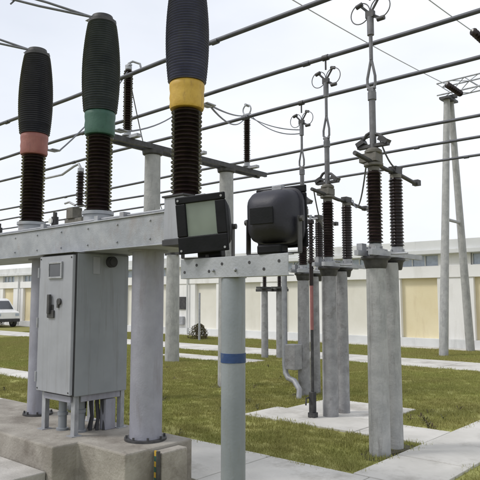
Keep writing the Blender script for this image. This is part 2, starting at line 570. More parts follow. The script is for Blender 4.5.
for a in panels:
    MB().box(a, a + pw, .16, .22, .32, 2.50).build('yellow_panel', M['yellow_wall'] if (a > -11 or a < -37) else M['cream_wall'], bl, smooth=False)
    w = MB().box(a - .02, a + pw + .02, .14, .20, 2.94, 3.32)
    w = w.build('window', M['winglass'], bl, smooth=False)
    f = MB()
    for k in range(4):
        xx = a - .05 + (pw + .07) * k / 3
        f.box(xx, xx + .03, .08, .13, 2.945, 3.315)
    f.box(a - .05, a + pw + .05, .078, .132, 2.922, 2.946)
    f.box(a - .05, a + pw + .05, .078, .132, 3.314, 3.338)
    f.build('window_frame', M['white'], w, smooth=False)
MB().box(-22.48, -21.74, -.02, .05, 1.24, 1.86).build('wall_vent', M['dark_steel'], bl, smooth=False, bevel=.01).location.y = -.04
MB().box(-22.40, -21.90, -.16, -.01, .48, .88).build('wall_unit', M['galv'], bl, smooth=False, bevel=.01)

for i_, a in enumerate(panels):
    if i_ % 3 == 1:
        MB().tube([(a - .45, -.10, .05), (a - .45, -.10, 3.2), (a - .45, -.16, 3.30)], .045, 12).build('drainpipe', M['cornice'], bl)
# van parked in front of the building at the far left
vn = thing('parked_van', (-37.6, 19.0, 0), 'small white van parked at far left in front of the white building', 'van')
b = MB()
prof = [(-1.9, .35, .80), (1.75, .35, .80), (1.92, .55, .76), (1.88, .92, .76), (1.30, 1.06, .78), (.72, 1.70, .66), (.40, 1.80, .64), (-1.80, 1.80, .64), (-1.93, 1.02, .80)]
a_ = [b.bm.verts.new((x, -w_, z)) for x, z, w_ in prof]
c_ = [b.bm.verts.new((x, w_, z)) for x, z, w_ in prof]
for i in range(len(prof)):
    j = (i + 1) % len(prof)
    b.bm.faces.new((a_[i], a_[j], c_[j], c_[i]))
a2 = [b.bm.verts.new(v) for v in ((-1.925, -.80, 1.03), (1.30, -.78, 1.05))]
c2 = [b.bm.verts.new(v) for v in ((-1.925, .80, 1.03), (1.30, .78, 1.05))]
for q in (a_, c_):
    b.bm.faces.new([q[0], q[1], q[2], q[3], q[4], q[8]])
    b.bm.faces.new([q[4], q[5], q[6], q[7], q[8]])
b.build('body', M['van'], vn, smooth=False)
def side(xa, xb, s_):
    m_ = MB()
    def P(x, z, o):
        w_ = .80 - (z - 1.04) * (.16 / .76)
        return (x, s_ * (w_ + o), z)
    q = [P(xa, 1.12, .012), P(xb[0], 1.12, .012), P(xb[1], 1.62, .012), P(xa, 1.62, .012)]
    p_ = [m_.bm.verts.new(v) for v in q]
    p2 = [m_.bm.verts.new((v[0], v[1] - s_ * .03, v[2])) for v in q]
    m_.bm.faces.new(p_)
    m_.bm.faces.new(p2)
    for k in range(4):
        m_.bm.faces.new((p_[k], p_[(k + 1) % 4], p2[(k + 1) % 4], p2[k]))
    m_.build('window', M['gauge_glass'], vn, smooth=False)
for s_ in (-1, 1):
    side(-1.72, (-.92, -.92), s_)
    side(-.82, (-.05, -.05), s_)
    side(.05, (1.10, .70), s_)
m_ = MB()
q = [(1.25, -.66, 1.13), (1.25, .66, 1.13), (.80, .58, 1.63), (.80, -.58, 1.63)]
p_ = [m_.bm.verts.new((x + .012, y, z + .012)) for x, y, z in q]
p2 = [m_.bm.verts.new((x - .02, y, z - .02)) for x, y, z in q]
m_.bm.faces.new(p_)
m_.bm.faces.new(p2)
for k in range(4):
    m_.bm.faces.new((p_[k], p_[(k + 1) % 4], p2[(k + 1) % 4], p2[k]))
m_.build('windscreen', M['gauge_glass'], vn, smooth=False)
for y in (-.6, .6):
    MB().box(1.86, 1.925, y - .12, y + .12, .70, .86).build('headlight', M['winglass'], vn, bevel=.01)
MB().box(1.80, 1.97, -.76, .76, .34, .52).build('bumper', M['seal'], vn, bevel=.01)
for x in (-1.2, 1.15):
    for y in (-.74, .74):
        w = MB().tube([(x, y - .1, .32), (x, y + .1, .32)], .32, 20).build('wheel', M['seal'], vn)
        MB().tube([(x, y - .115, .32), (x, y - .095, .32)], .17, 16).build('rim', M['galv'], w)
MB().box(-1.97, -1.9, -.75, .75, .38, .55).build('bumper', M['seal'], vn, bevel=.01)

# small heap / shrub by the wall
def shrub(x, y, r, h, label, n=1900, seed=1):
    rg = random.Random(seed)
    b = MB()
    for i in range(n):
        u, v = rg.uniform(0, 2 * PI), rg.random()
        rr = r * (rg.random() ** .4) * math.sqrt(max(0, 1 - v * v)) * (1 + .25 * math.sin(3 * u + seed))
        p = Vector((math.cos(u) * rr, math.sin(u) * rr, .04 + v * h))
        d = Vector((rg.uniform(-1, 1), rg.uniform(-1, 1), rg.uniform(-.3, 1))).normalized() * rg.uniform(.03, .07)
        e = d.cross(Vector((rg.uniform(-1, 1), rg.uniform(-1, 1), rg.uniform(-1, 1)))).normalized() * .022
        b.bm.faces.new([b.bm.verts.new(q) for q in (p, p + d * .5 + e, p + d, p + d * .5 - e)])
    t = thing('shrub', (x, y, 0), label, 'shrub', 'low shrubs along the building')
    b.build('foliage', M['shrub'], t, smooth=False)
    s = MB()
    for k in range(5):
        a = k * 1.26
        s.tube([(0, 0, -.02), (math.cos(a) * r * .3, math.sin(a) * r * .3, h * .4), (math.cos(a) * r * .55, math.sin(a) * r * .55, h * .75)], .012, 6, radii=[.016, .011, .005])
    s.build('stem', M['olive'], t)
shrub(-18.5, 18.6, .42, .62, 'low brownish shrub beyond the back path, seen left of the floodlight pole', seed=2)
shrub(-38.4, 19.6, .45, .6, 'low dark shrub beside the van at far left', seed=5)

# ------------------------------------------------------------------ breaker plinth and step
pl = MB()
pl.prism([(-7.6, 3.0), (-4.78, 3.0), (-4.78, 3.26), (-4.10, 3.26), (-4.10, 4.04), (-7.6, 4.04)], -.05, .42)
tag(pl.build('concrete_plinth', M['concrete'], bevel=.015, smooth=False), 'raised weathered concrete plinth carrying the circuit breaker and its cabinet', 'plinth')
M['step'] = mat('stained_step_concrete', (.33, .315, .29), (.48, .46, .43), .9, 0, 2.5, .5, 45, c3=(.18, .16, .14), spots=.8, spotscale=1.8)
st = MB().box(-8.5, -4.86, 1.5, 2.994, -.05, .20)
tag(st.build('concrete_step', M['step'], bevel=.012, smooth=False), 'low pale concrete step slab in front of the breaker plinth at lower left', 'step')
kb = MB().box(-4.094, -3.975, 3.56, 3.86, -.05, .395)
kb = kb.build('cable_duct_block', M['concrete'], bevel=.012, smooth=False)
tag(kb, 'small brown concrete cable block with yellow and green earthing strap at right end of plinth', 'cable block')
b = MB()
for i in range(9):
    b.box(-4.065, -4.035, 3.546, 3.558, i * .045, .045 + i * .045)
sp = b.build('earthing_strap', M['yellow'], kb, smooth=False)
sp.data.materials.append(M['green'])
for p in sp.data.polygons:
    if (p.index // 6) % 2:
        p.material_index = 1
MB().tube([(-4.0, 3.535, -.02), (-4.0, 3.535, .41)], .018, 10).build('conduit', M['dark_steel'], kb)

# ------------------------------------------------------------------ circuit breaker frame
BYc = 3.73
fr = thing('breaker_frame', (-5.21, BYc, .42), 'grey steel breaker frame of a long box beam on round posts at left', 'steel frame')
zb0, zb1 = 2.18 - .42, 2.44 - .42
b = MB()
b.box(-4.5, 1.49, -.33, -.315, zb0, zb1)            # front web
b.box(-4.5, 1.49, .255, .27, zb0, zb1)              # rear web
b.box(-4.497, 1.487, -.345, .285, zb1 + .001, zb1 + .014)    # top plate
b.box(-4.497, 1.487, -.345, .285, zb0 - .014, zb0 - .001)    # bottom plate
MB().box(1.492, 1.506, -.33, .27, zb0 + .004, zb1 - .004).build('end_plate', M['galv_beam'], fr, smooth=False, bevel=.003)
for i in range(13):
    x = -4.3 + i * .46
    for z in (zb0 + .05, zb1 - .05):
        b.tube([(x, -.342, z), (x, -.329, z)], .009, 8)
b.build('support_beam', M['galv_beam'], fr, smooth=False, bevel=.003)
ep = MB().box(1.44, 1.67, -.37, -.348, zb0 + .02, zb1 + .115).box(1.51, 1.67, -.3475, -.12, zb0 + .02, zb1 + .115)
ep.build('terminal_box', M['cab_front'], fr, smooth=False, bevel=.006)
MB().box(1.425, 1.685, -.385, -.10, zb1 + .116, zb1 + .132).build('terminal_box_lid', M['seal'], fr, smooth=False, bevel=.003)
MB().box(1.43, 1.68, -.38, -.11, zb0 - .03, zb0 + .019).build('terminal_box_base', M['seal'], fr, smooth=False, bevel=.003)
for (x, rad) in ((.81, .150), (-1.05, .12), (-4.35, .15)):
    b = MB()
    b.tube([(x, 0, .02), (x, 0, zb0 - .03)], rad, 32)
    b.build('support_post', M['post'], fr)
    b = MB()
    b.tube([(x, 0, 0), (x, 0, .02)], rad + .045, 32)
    for k in range(8):
        a = k * PI / 4 + .2
        b.tube([(x + math.cos(a) * (rad + .025), math.sin(a) * (rad + .025), .02), (x + math.cos(a) * (rad + .025), math.sin(a) * (rad + .025), .045)], .011, 6)
    b.build('post_flange', M['dark_steel'], fr)
    MB().tube([(x, 0, zb0 - .03), (x, 0, zb0 - .015)], rad + .04, 32).build('post_cap', M['post'], fr)
# gas pipe and valves along the top of the beam
b = MB()
pts = [(-4.3, -.22, zb1 + .05), (-1.6, -.22, zb1 + .05), (-1.55, -.22, zb1 + .05)]
b.tube([(-4.3, -.24, zb1 + .045), (1.3, -.24, zb1 + .045)], .010, 8)
for x in (-3.2, -1.75, -.62, .35, .75):
    b.box(x - .03, x + .03, -.28, -.20, zb1 + .0145, zb1 + .075)
b.build('gas_pipe', M['galv'], fr, smooth=True)
for x, h in ((-1.72, .13), (-.50, .15)):
    v = MB().tube([(x, -.2, zb1 + .014), (x, -.2, zb1 + h)], .038, 14).tube([(x, -.2, zb1 + h), (x, -.2, zb1 + h + .05)], .022, 12).build('valve', M['dark_steel'], fr)
    MB().tube([(x, -.245, zb1 + h - .05), (x, -.262, zb1 + h - .05)], .03, 16).build('gauge', M['white'], v)
b = MB().box(-1.98, -1.88, -.25, -.15, zb1 + .014, zb1 + .09).build('junction_box', M['white'], fr, smooth=False, bevel=.006)

# ------------------------------------------------------------------ breaker poles
def breaker_pole(x, band, chamber, label):
    t = thing('circuit_breaker_pole', (x, BYc, 2.4545), label, 'circuit breaker pole', 'circuit breaker poles on the grey beam')
    t.scale = (1, 1, .962)
    b = MB().lathe([(.18, 0), (.18, .022), (.15, .03), (.145, .13), (.165, .135), (.165, .17), (.10, .173)])
    for k in range(8):
        a = k * PI / 4
        b.tube([(math.cos(a) * .163, math.sin(a) * .163, .02), (math.cos(a) * .163, math.sin(a) * .163, .045)], .011, 6)
    b.build('base_flange', M['galv_beam'], t)
    MB().lathe(sheds(.112, .143, .174, 1.015, 21, .92), seg=48).build('support_insulator', M['brown'], t)
    prof = [(.12, 1.016), (.152, 1.022), (.160, 1.045), (.156, 1.09), (.161, 1.13), (.156, 1.18), (.162, 1.225), (.162, 1.265), (.152, 1.282), (.12, 1.284)]
    MB().lathe(prof, seg=48).build('phase_band', band, t)
    b = MB().box(-.03, .03, .16, .30, 1.12, 1.135).box(-.05, .05, .22, .34, 1.136, 1.15)
    b.build('lower_terminal', M['galv'], t, smooth=False, bevel=.003)
    tp = lambda s: .80 + .27 * math.sin(PI * min(1, s * .86 + .12)) ** .8 + (.02 * (1 - s))
    MB().lathe(sheds(.179, .1875, 1.285, 2.295, 38, .97, tp), seg=56).build('interrupter_chamber', chamber, t)
    c = MB().lathe([(.13, 2.296), (.150, 2.30), (.150, 2.335), (.118, 2.345), (.112, 2.39), (.05, 2.405)])
    for k in range(8):
        a = k * PI / 4
        c.tube([(math.cos(a) * .137, math.sin(a) * .137, 2.33), (math.cos(a) * .137, math.sin(a) * .137, 2.352)], .010, 6)
    c.build('top_cap', M['dark_steel'], t)
    b = MB().box(-.16, .02, -.045, .045, 2.406, 2.422).box(-.25, -.16, -.05, .05, 2.410, 2.418)
    b.build('top_terminal', M['galv'], t, smooth=False, bevel=.003)
    return t
breaker_pole(-6.54, M['red'], M['slate_dark'], 'dark ribbed breaker pole with a faded red phase band, leftmost')
breaker_pole(-5.22, M['green'], M['slate_green'], 'dark grey breaker pole with a green phase band above the control cabinet')
breaker_pole(-3.89, M['yellow'], M['slate'], 'tall slate grey breaker pole with a mustard yellow phase band')

# twin conductors leaving the pole tops toward the upper left
for (x, lab) in ((-6.54, 'twin stranded conductor rising left from the red banded breaker pole'),
                 (-5.22, 'twin stranded conductor rising left from the green banded breaker pole'),
                 (-3.89, 'twin stranded conductor rising left from the yellow banded breaker pole')):
    b = MB()
    z = 4.775
    for s in (-1, 1):
        p0 = Vector((x - .14, BYc + s * .02, z + .015))
        p1 = Vector((x - .62, BYc - .35 + s * .05, z + .20 + s * .04))
        p2 = Vector((x - 2.6, BYc - 1.5 + s * .06, z + 1.0 + s * .07))
        p3 = Vector((x - 6.5, BYc - 3.8 + s * .06, z + 3.2 + s * .07))
        pts = [p0.lerp(p1, k / 3) for k in range(3)] + [p1.lerp(p2, k / 5) for k in range(5)] + [p2.lerp(p3, k / 5) for k in range(6)]
        b.tube(pts, .014, 8)
    for k in range(3):
        q = p1.lerp(p2, .15 + k * .4)
        q.y = q.y - .045
        b.tube([(q.x, q.y - .06, q.z - .15), (q.x, q.y + .06, q.z + .01)], .010, 6)
    tag(b.build('twin_conductor', M['wire']), lab, 'conductor', 'conductors leaving the breaker pole tops')

# ------------------------------------------------------------------ control cabinet
cb = thing('control_cabinet', (-5.26, 3.615, .42), 'tall grey control cabinet on short legs under the breaker beam', 'cabinet')
hx, hy = .305, .325
z0, z1 = .79 - .42, 2.155 - .42
MB().box(-hx, hx, -hy + .03, hy, z0, z1).build('housing', M['cab'], cb, smooth=False, bevel=.008)
d = MB().box(-hx + .012, hx - .012, -hy - .012, -hy + .022, z0 + .015, z1 - .02).build('door', M['cab_front'], cb, smooth=False, bevel=.006)
MB().box(-hx, hx, -hy + .0225, -hy + .0295, z0 + .004, z1 - .004).build('door_seal', M['seal'], cb, smooth=False)
w = MB()
w.box(-.095, .105, -hy - .024, -hy - .0125, z1 - .225, z1 - .10)
w = w.build('inspection_window', M['gauge_glass'], d, smooth=False, bevel=.003)
f = MB()
for a in ((-.115, .125, z1 - .245, z1 - .2255), (-.115, .125, z1 - .0995, z1 - .08), (-.115, -.0955, z1 - .225, z1 - .10), (.1055, .125, z1 - .225, z1 - .10)):
    f.box(a[0], a[1], -hy - .03, -hy - .0125, a[2], a[3])
f.build('window_frame', M['galv'], d, smooth=False, bevel=.002)
h = MB().box(-.115, -.015, -hy - .022, -hy - .0125, z1 - .60, z1 - .50)
h.box(-.085, -.045, -hy - .05, -hy - .022, z1 - .59, z1 - .40)
h.box(-.11, .005, -hy - .03, -hy - .0125, z1 - .63, z1 - .555)
h.build('door_handle', M['dark_steel'], d, smooth=False, bevel=.006)
MB().tube([(.09, -hy - .0125, z1 - .47), (.09, -hy - .032, z1 - .47)], .032, 18).box(.055, .085, -hy - .028, -hy - .0125, z1 - .53, z1 - .45).build('lock', M['dark_steel'], d, bevel=.003)
for (xx, zz) in ((-.27, z0 + .04), (.27, z0 + .04), (-.27, z1 - .045), (.27, z1 - .045)):
    MB().tube([(xx, -hy - .0125, zz), (xx, -hy - .017, zz)], .008, 8).build('screw', M['dark_steel'], d)
MB().box(-hx - .012, hx + .012, -hy - .03, hy + .01, z1 + .001, z1 + .006).build('rain_lid', M['cab_front'], cb, smooth=False, bevel=.002)
for zz in (z0 + .15, (z0 + z1) / 2, z1 - .18):
    MB().tube([(-hx + .004, -hy - .014, zz - .05), (-hx + .004, -hy - .014, zz + .05)], .012, 10).build('hinge', M['galv'], cb)
pt = MB().box(hx + .001, hx + .006, -.115, -.035, z1 - .20, z1 - .03).build('label_plate', M['cab_front'], cb, smooth=False, bevel=.002)
MB().tube([(hx + .001, .09, z1 - .075), (hx + .05, .09, z1 - .075)], .055, 22).tube([(hx + .05, .09, z1 - .075), (hx + .058, .09, z1 - .075)], .04, 20).build('vent', M['seal'], cb)
f = MB()
for (x, y) in ((-hx + .05, -hy + .06), (hx - .05, -hy + .06), (-hx + .05, hy - .05), (hx - .05, hy - .05)):
    f = MB()
    f.box(x - .03, x + .03, y - .004, y + .004, .008, z0 - .001)
    f.box(x - .004, x + .004, y + .0045, y + .06, .008, z0 - .001)
    f.box(x - .05, x + .05, y - .04, y + .07, 0, .0075)
    f.build('leg', M['galv'], cb, smooth=False)
MB().box(-hx + .09, hx - .06, -hy + .03, -hy + .05, z0 - .06, z0 - .002).build('base_channel', M['post'], cb, smooth=False, bevel=.003)
MB().box(hx - .045, hx - .025, -hy + .13, hy - .06, z0 - .06, z0 - .002).build('base_channel', M['post'], cb, smooth=False, bevel=.003)
b = MB()
b.lathe([(.07, 0), (.07, .02), (.052, .025), (.052, .18), (.062, .185), (.062, .215), (.05, .22), (.05, z0 - .002)], (.12, -.10, 0), 24)
b.build('conduit', M['cab'], cb)
b = MB()
b.lathe([(.06, 0), (.06, .02), (.042, .025), (.042, .14), (.052, .145), (.052, .175), (.04, .18), (.04, z0 - .002)], (-.08, -.16, 0), 24)
b.build('conduit', M['cab'], cb)
for i in range(6):
    b = MB()
    x = .02 + i * .045
    y = .0 + .05 * (i % 3)
    b.tube([(x, y, 0), (x + .02 * math.sin(i), y + .02, .12), (x * .7 + .05, y, .25), (x * .6 + .06, y, z0 - .001)], .017, 8)
    b.build('cable', M['seal'], cb)
b = MB().box(.17, .27, .10, .22, 0, z0 - .07)
b.build('cable_sleeve', M['post'], cb, smooth=False, bevel=.006)

# ------------------------------------------------------------------ floodlight pole and lights
FX, FY = -2.32, 2.61
fp = thing('floodlight_pole', (FX, FY, 0), 'blue grey round steel pole with a blue band and a perforated crossbar in the foreground', 'pole')
MB().tube([(0, 0, .012), (0, 0, 1.825)], .0695, 36).build('pole', M['lamp_post'], fp)
MB().tube([(0, 0, 1.345), (0, 0, 1.398)], .0725, 36).build('blue_band', M['blue'], fp)
b = MB().lathe([(.13, 0), (.13, .012), (.075, .0125), (.075, .03)])
b.build('base_plate', M['galv'], fp)
b = MB()
b.box(-.365, .45, -.075, -.069, 1.828, 1.947)       # web
b.box(-.365, .45, -.0685, -.02, 1.828, 1.834)
b.box(-.365, .45, -.0685, -.02, 1.941, 1.947)
b.build('crossbar', M['galv_beam'], fp, smooth=False, bevel=.002)
for i in range(8):
    x = -.33 + i * .103
    MB().tube([(x, -.0768, 1.887 + (.02 if i % 2 else -.02)), (x, -.0752, 1.887 + (.02 if i % 2 else -.02))], .009, 10).build('bolt_hole', M['seal'], fp, smooth=False)
b = MB().box(-.06, .06, -.018, .05, 1.8255, 1.89)
for s in (-1, 1):
    b.tube([(s * .085, -.09, 1.87), (s * .085, .06, 1.87)], .008, 8)
b.ring((0, 0, 1.87), .0765, .007, 'z', 24, R(20), R(160))
b.build('clamp', M['galv'], fp, bevel=.002)

def floodlight(x, y, rz, tilt, label, housing, z=1.948, roll=0):
    t = thing('floodlight', (x, y, z), label, 'floodlight', 'black floodlights on the crossbar')
    t.rotation_euler = (0, 0, rz)
    # yoke (front is -Y)
    b = MB()
    w = .165
    b.box(-w, w, -.02, .02, 0, .006)
    for s in (-1, 1):
        b.box(s * w - .003, s * w + .003, -.02, .02, .0065, .20)
        b.tube([(s * (w + .004), 0, .185), (s * (w + .02), 0, .185)], .016, 10)
    b.tube([(0, 0, .007), (0, 0, .022)], .014, 6)
    b.build('yoke', M['dark_steel'], t, smooth=False)
    # body: tapered box with rounded rear
    rot = Matrix.Rotation(tilt, 4, 'X') @ Matrix.Rotation(roll, 4, 'Y')
    b = MB()
    secs = [(-.075, .150, .155), (-.045, .155, .160), (-.04, .142, .150), (.03, .135, .142), (.075, .115, .118), (.105, .08, .085), (.115, .05, .055)]
    rings = []
    for (yy, hw, hh) in secs:
        ring = []
        for k in range(28):
            a = 2 * PI * k / 28
            ca, sa = math.cos(a), math.sin(a)
            e = .42
            ring.append(b.bm.verts.new((math.copysign(abs(ca) ** e, ca) * hw, yy, math.copysign(abs(sa) ** e, sa) * hh)))
        rings.append(ring)
    for p, q in zip(rings, rings[1:]):
        for k in range(28):
            b.bm.faces.new((p[k], p[(k + 1) % 28], q[(k + 1) % 28], q[k]))
    b.bm.faces.new(rings[-1])
    body = b.build('housing', housing, t)
    body.location = (0, 0, .205)
    body.scale = (1.04, 1.04, 1.0)
    body.rotation_euler = rot.to_euler()
    MB().box(-.094, .094, -.082, -.0785, -.070, .135).build('glass', M['lampglass'], body, smooth=False)
    g = MB()
    o4 = [(-.094, -.074, -.070), (.094, -.074, -.070), (.094, -.074, .135), (-.094, -.074, .135)]
    i4 = [(-.05, -.005, -.02), (.05, -.005, -.02), (.05, -.005, .09), (-.05, -.005, .09)]
    vo = [g.bm.verts.new(v) for v in o4]
    vi = [g.bm.verts.new(v) for v in i4]
    for k in range(4):
        g.bm.faces.new((vo[k], vo[(k + 1) % 4], vi[(k + 1) % 4], vi[k]))
    g.bm.faces.new(vi)
    rf = g.build('reflector', M['reflector'], body, smooth=False)
    MB().tube([(-.03, -.035, .035), (.03, -.035, .035)], .014, 12).tube([(-.045, -.035, .035), (-.03, -.035, .035)], .020, 12).build('bulb', M['white'], rf)
    f = MB()
    for a in ((-.155, .155, .130, .172), (-.155, .155, -.170, -.068), (-.155, -.092, -.0675, .1295), (.092, .155, -.0675, .1295)):
        f.box(a[0], a[1], -.093, -.0755, a[2], a[3])
    f.build('glass_frame', M['black'], body, smooth=False, bevel=.006)
    f = MB().box(-.075, .075, -.02, .06, -.205, -.151)
    f.build('ballast_box', M['black'], body, smooth=False, bevel=.012)
    for (xx, zz) in ((-.135, .15), (.135, .15), (-.135, -.15), (.135, -.15)):
        MB().tube([(xx, -.0935, zz), (xx, -.098, zz)], .007, 8).build('screw', M['galv'], body)
    MB().box(-.07, .07, .1155, .121, -.045, .045).build('rear_cover', M['black'], body, smooth=False, bevel=.003)
    f = MB().box(-.03, .03, -.080, -.04, .152, .178)
    f.build('latch', M['galv'], body, smooth=False, bevel=.003)
    return t
floodlight(-2.50, 2.58, R(20), R(4), 'black floodlight with its grey green glass showing, left end of the crossbar', M['black'], roll=R(-3.5))
floodlight(-2.00, 2.58, R(186), R(-3), 'black floodlight seen from its rounded back, right end of the crossbar', M['lamp_back'])

# ------------------------------------------------------------------ bus tubes
BZ = 5.40
names = ['thick aluminium bus tube nearest the camera, running off the top of the picture',
         'aluminium bus tube crossing above the second pantograph, second from the camera',
         'aluminium bus tube crossing above the third pantograph, third from the camera',
         'thin distant bus tube, nearest of the far three',
         'thin distant bus tube, middle of the far three',
         'thin distant bus tube, lowest in the picture and farthest']
for y, z, lab in zip((6.07, 7.57, 8.97, 11.9, 13.4, 15.0), (BZ + .02, BZ, 5.36, 5.36, 5.33, 5.30), names):
    b = MB()
    n = 40
    b.tube([(-42 + 50 * i / n, y, z - .012 * math.sin(i * 1.26)) for i in range(n + 1)], .034, 14)
    tb = b.build('bus_tube', M['tube'], loc=(0, 0, 0))
    tag(tb, lab, 'bus tube', 'parallel bus tubes overhead')
    for k in range(7):
        x = -38 + k * 6.0 + (y * .37) % 3
        MB().tube([(x - .06, y, z), (x + .06, y, z)], .041, 12).build('tube_clamp', M['tube'], tb)

# ------------------------------------------------------------------ pantograph disconnectors
def pantograph(x, y, label, pole=M['concrete_pole'], rad=.110, bus=BZ):
    t = thing('pantograph_disconnector', (x, y, 0), label, 'disconnector', 'pantograph disconnectors under the bus tubes')
    for dy, rr, nm in ((0, rad, 'near'), (.54, rad * .82, 'far')):
        cdy = dy * .66
        cm = MB().tube([(0, cdy, -.05), (0, cdy, .7), (0, cdy, 1.4), (0, cdy, 2.13)], rr, 36, radii=[rr * 1.06, rr * 1.035, rr * 1.0, rr * .98])
        for sx in (-1.9, 1.2):
            cm.tube([(math.cos(sx) * rr * 1.055, cdy + math.sin(sx) * rr * 1.055, -.04), (math.cos(sx) * rr * .975, cdy + math.sin(sx) * rr * .975, 2.05)], .0045, 6)
        cm.build('column', pole, t)
        b = MB().lathe([(rr * .99, 2.05), (rr * 1.08, 2.06), (rr * 1.25, 2.14), (rr * 1.5, 2.16), (rr * 1.5, 2.185), (rr * .8, 2.187)], (0, dy * .80, 0))
        b.build('column_cap', M['dark_steel'], t)
        b = MB().lathe([(.10, 2.25), (.10, 2.27), (.07, 2.275), (.07, 2.33), (.055, 2.335)], (0, dy, 0), 24)
        for k in range(6):
            a = k * PI / 3
            b.tube([(math.cos(a) * .083, dy + math.sin(a) * .083, 2.18), (math.cos(a) * .083, dy + math.sin(a) * .083, 2.30)], .008, 6)
        b.build('base_flange', M['galv'], t)
        MB().lathe(sheds(.068, .090 if dy == 0 else .084, 2.335, 3.16, 21, .90), (0, dy, 0), 32).build('insulator', M['brown'], t)
        MB().lathe([(.058, 3.161), (.068, 3.165), (.068, 3.21), (.05, 3.215)], (0, dy, 0), 20).build('insulator_cap', M['olive'], t)
    # base channel linking both columns
    b = MB().box(-.11, -.06, -.28, .98, 2.19, 2.248).box(.06, .11, -.28, .98, 2.19, 2.248)
    b.box(-.059, .059, .25, .31, 2.20, 2.24)
    b.tube([(-.16, -.02, 2.30), (-.16, .58, 2.30)], .014, 8)
    b.tube([(.15, .08, 2.215), (.34, .10, 2.215)], .012, 8)
    b.box(-.20, -.13, -.07, .03, 2.25, 2.34)
    b.build('base_channel', M['galv'], t, smooth=False)
    # top conducting arm
    b = MB().tube([(0, -.42, 3.30), (0, -.10, 3.27), (0, .3, 3.235), (0, .54, 3.235), (0, 1.12, 3.18)], .026, 10)
    b.box(-.05, .05, .46, .62, 3.215, 3.30)
    b.box(-.04, .04, 1.08, 1.17, 3.16, 3.23)
    b.build('contact_arm', M['dark_steel'], t)
    # gearbox
    b = MB().lathe([(.08, 3.216), (.11, 3.22), (.11, 3.25), (.07, 3.26), (.075, 3.36), (.10, 3.37), (.10, 3.40), (.06, 3.43)], (0, 0, 0), 20)
    b.box(-.14, .075, -.085, .085, 3.265, 3.365)
    b.build('gearbox', M['olive'], t, bevel=.004)
    b = MB()
    b.box(-.19, .19, -.035, .035, 3.44, 3.475, Matrix.Rotation(R(0), 3, 'Y'))
    b.box(-.20, -.10, -.05, .05, 3.476, 3.53, Matrix.Rotation(R(-25), 3, 'Y'))
    b.box(.08, .20, -.05, .05, 3.476, 3.53, Matrix.Rotation(R(30), 3, 'Y'))
    b.tube([(-.16, .0, 3.50), (-.08, 0, 3.60), (0, 0, 3.63)], .02, 8)
    b.tube([(.16, .0, 3.50), (.07, 0, 3.58), (0, 0, 3.60)], .02, 8)
    b.build('hinge_head', M['dark_steel'], t)
    # lower arm, knuckle, upper arm
    b = MB().tube([(0, 0, 3.43), (0, 0, 4.10)], .038, 14).tube([(0, 0, 4.0), (0, 0, 4.09)], .050, 14)
    b.build('lower_arm', M['arm'], t)
    b = MB()
    b.tube([(.03, 0, 4.09), (-.055, 0, 4.18), (-.055, 0, 4.26), (0, 0, 4.50)], .017, 8)
    b.tube([(0, 0, 4.09), (.045, 0, 4.18), (.045, 0, 4.28), (0, 0, 4.50)], .017, 8)
    b.tube([(-.055, 0, 4.14), (.045, 0, 4.14)], .02, 8)
    b.tube([(0, -.03, 4.11), (0, .03, 4.11)], .035, 12)
    b.build('knuckle', M['arm'], t)
    b = MB().tube([(0, 0, 4.48), (0, 0, bus - .52)], .022, 12).tube([(0, 0, bus - .62), (0, 0, bus - .40)], .04, 12)
    b.build('upper_arm', M['arm'], t)
    # contact head with two corona rings and grips
    zt = bus - .36
    b = MB().box(-.05, .05, -.03, .03, zt - .05, zt + .03)
    b.tube([(0, 0, zt), (.13, .02, zt - .09)], .017, 8)
    b.tube([(0, 0, zt), (-.12, -.02, zt + .13)], .015, 8)
    b.tube([(0, 0, zt), (.11, .02, zt + .18)], .015, 8)
    b.tube([(.08, .02, zt - .085), (.17, .02, zt - .085)], .028, 10)
    b.tube([(-.17, -.02, zt + .12), (-.09, -.02, zt + .14)], .028, 10)
    b.tube([(.08, .02, zt + .19), (.15, .02, zt + .17)], .024, 10)
    b.build('contact_head', M['dark_steel'], t)
    for s in (-1, 1):
        MB().ring((s * .13, 0, zt + .04), .125, .007, 'y', 28).build('corona_ring', M['arm'], t)
    # fixed contact hanging off the bus
    b = MB().tube([(0, 0, bus - .002), (0, 0, bus - .19)], .014, 8)
    b.tube([(-.05, 0, bus), (.05, 0, bus)], .046, 14)
    b.build('hanging_contact', M['dark_steel'], t)
    return t
P1 = pantograph(-3.27, 6.09, 'pantograph disconnector on the nearest thick grey concrete columns at right, mast running off the top')
P2 = pantograph(-4.84, 7.57, 'pantograph disconnector on grey columns standing in the pale pad, middle of the diagonal row', M['mottled_pole'], .108)
P3 = pantograph(-6.28, 8.97, 'pantograph disconnector partly hidden behind the right floodlight, farthest of the diagonal row', M['mottled_pole'], .105, 5.36)

# operating mechanisms
b = thing('operating_mechanism', (-6.42, 8.80, 0), 'grey drive box with a bent conduit low on the farthest pantograph column', 'drive box')
MB().box(-.04, .18, -.16, .06, .48, .92).build('drive_box', M['mottled_pole'], b, smooth=False, bevel=.012)
MB().tube([(-.16, 0, 2.2), (-.16, 0, .55), (-.13, -.02, .40), (-.05, -.05, .32), (.12, -.10, .29), (.26, -.15, .16), (.28, -.2, -.03)], .05, 12).build('conduit', M['galv'], b)

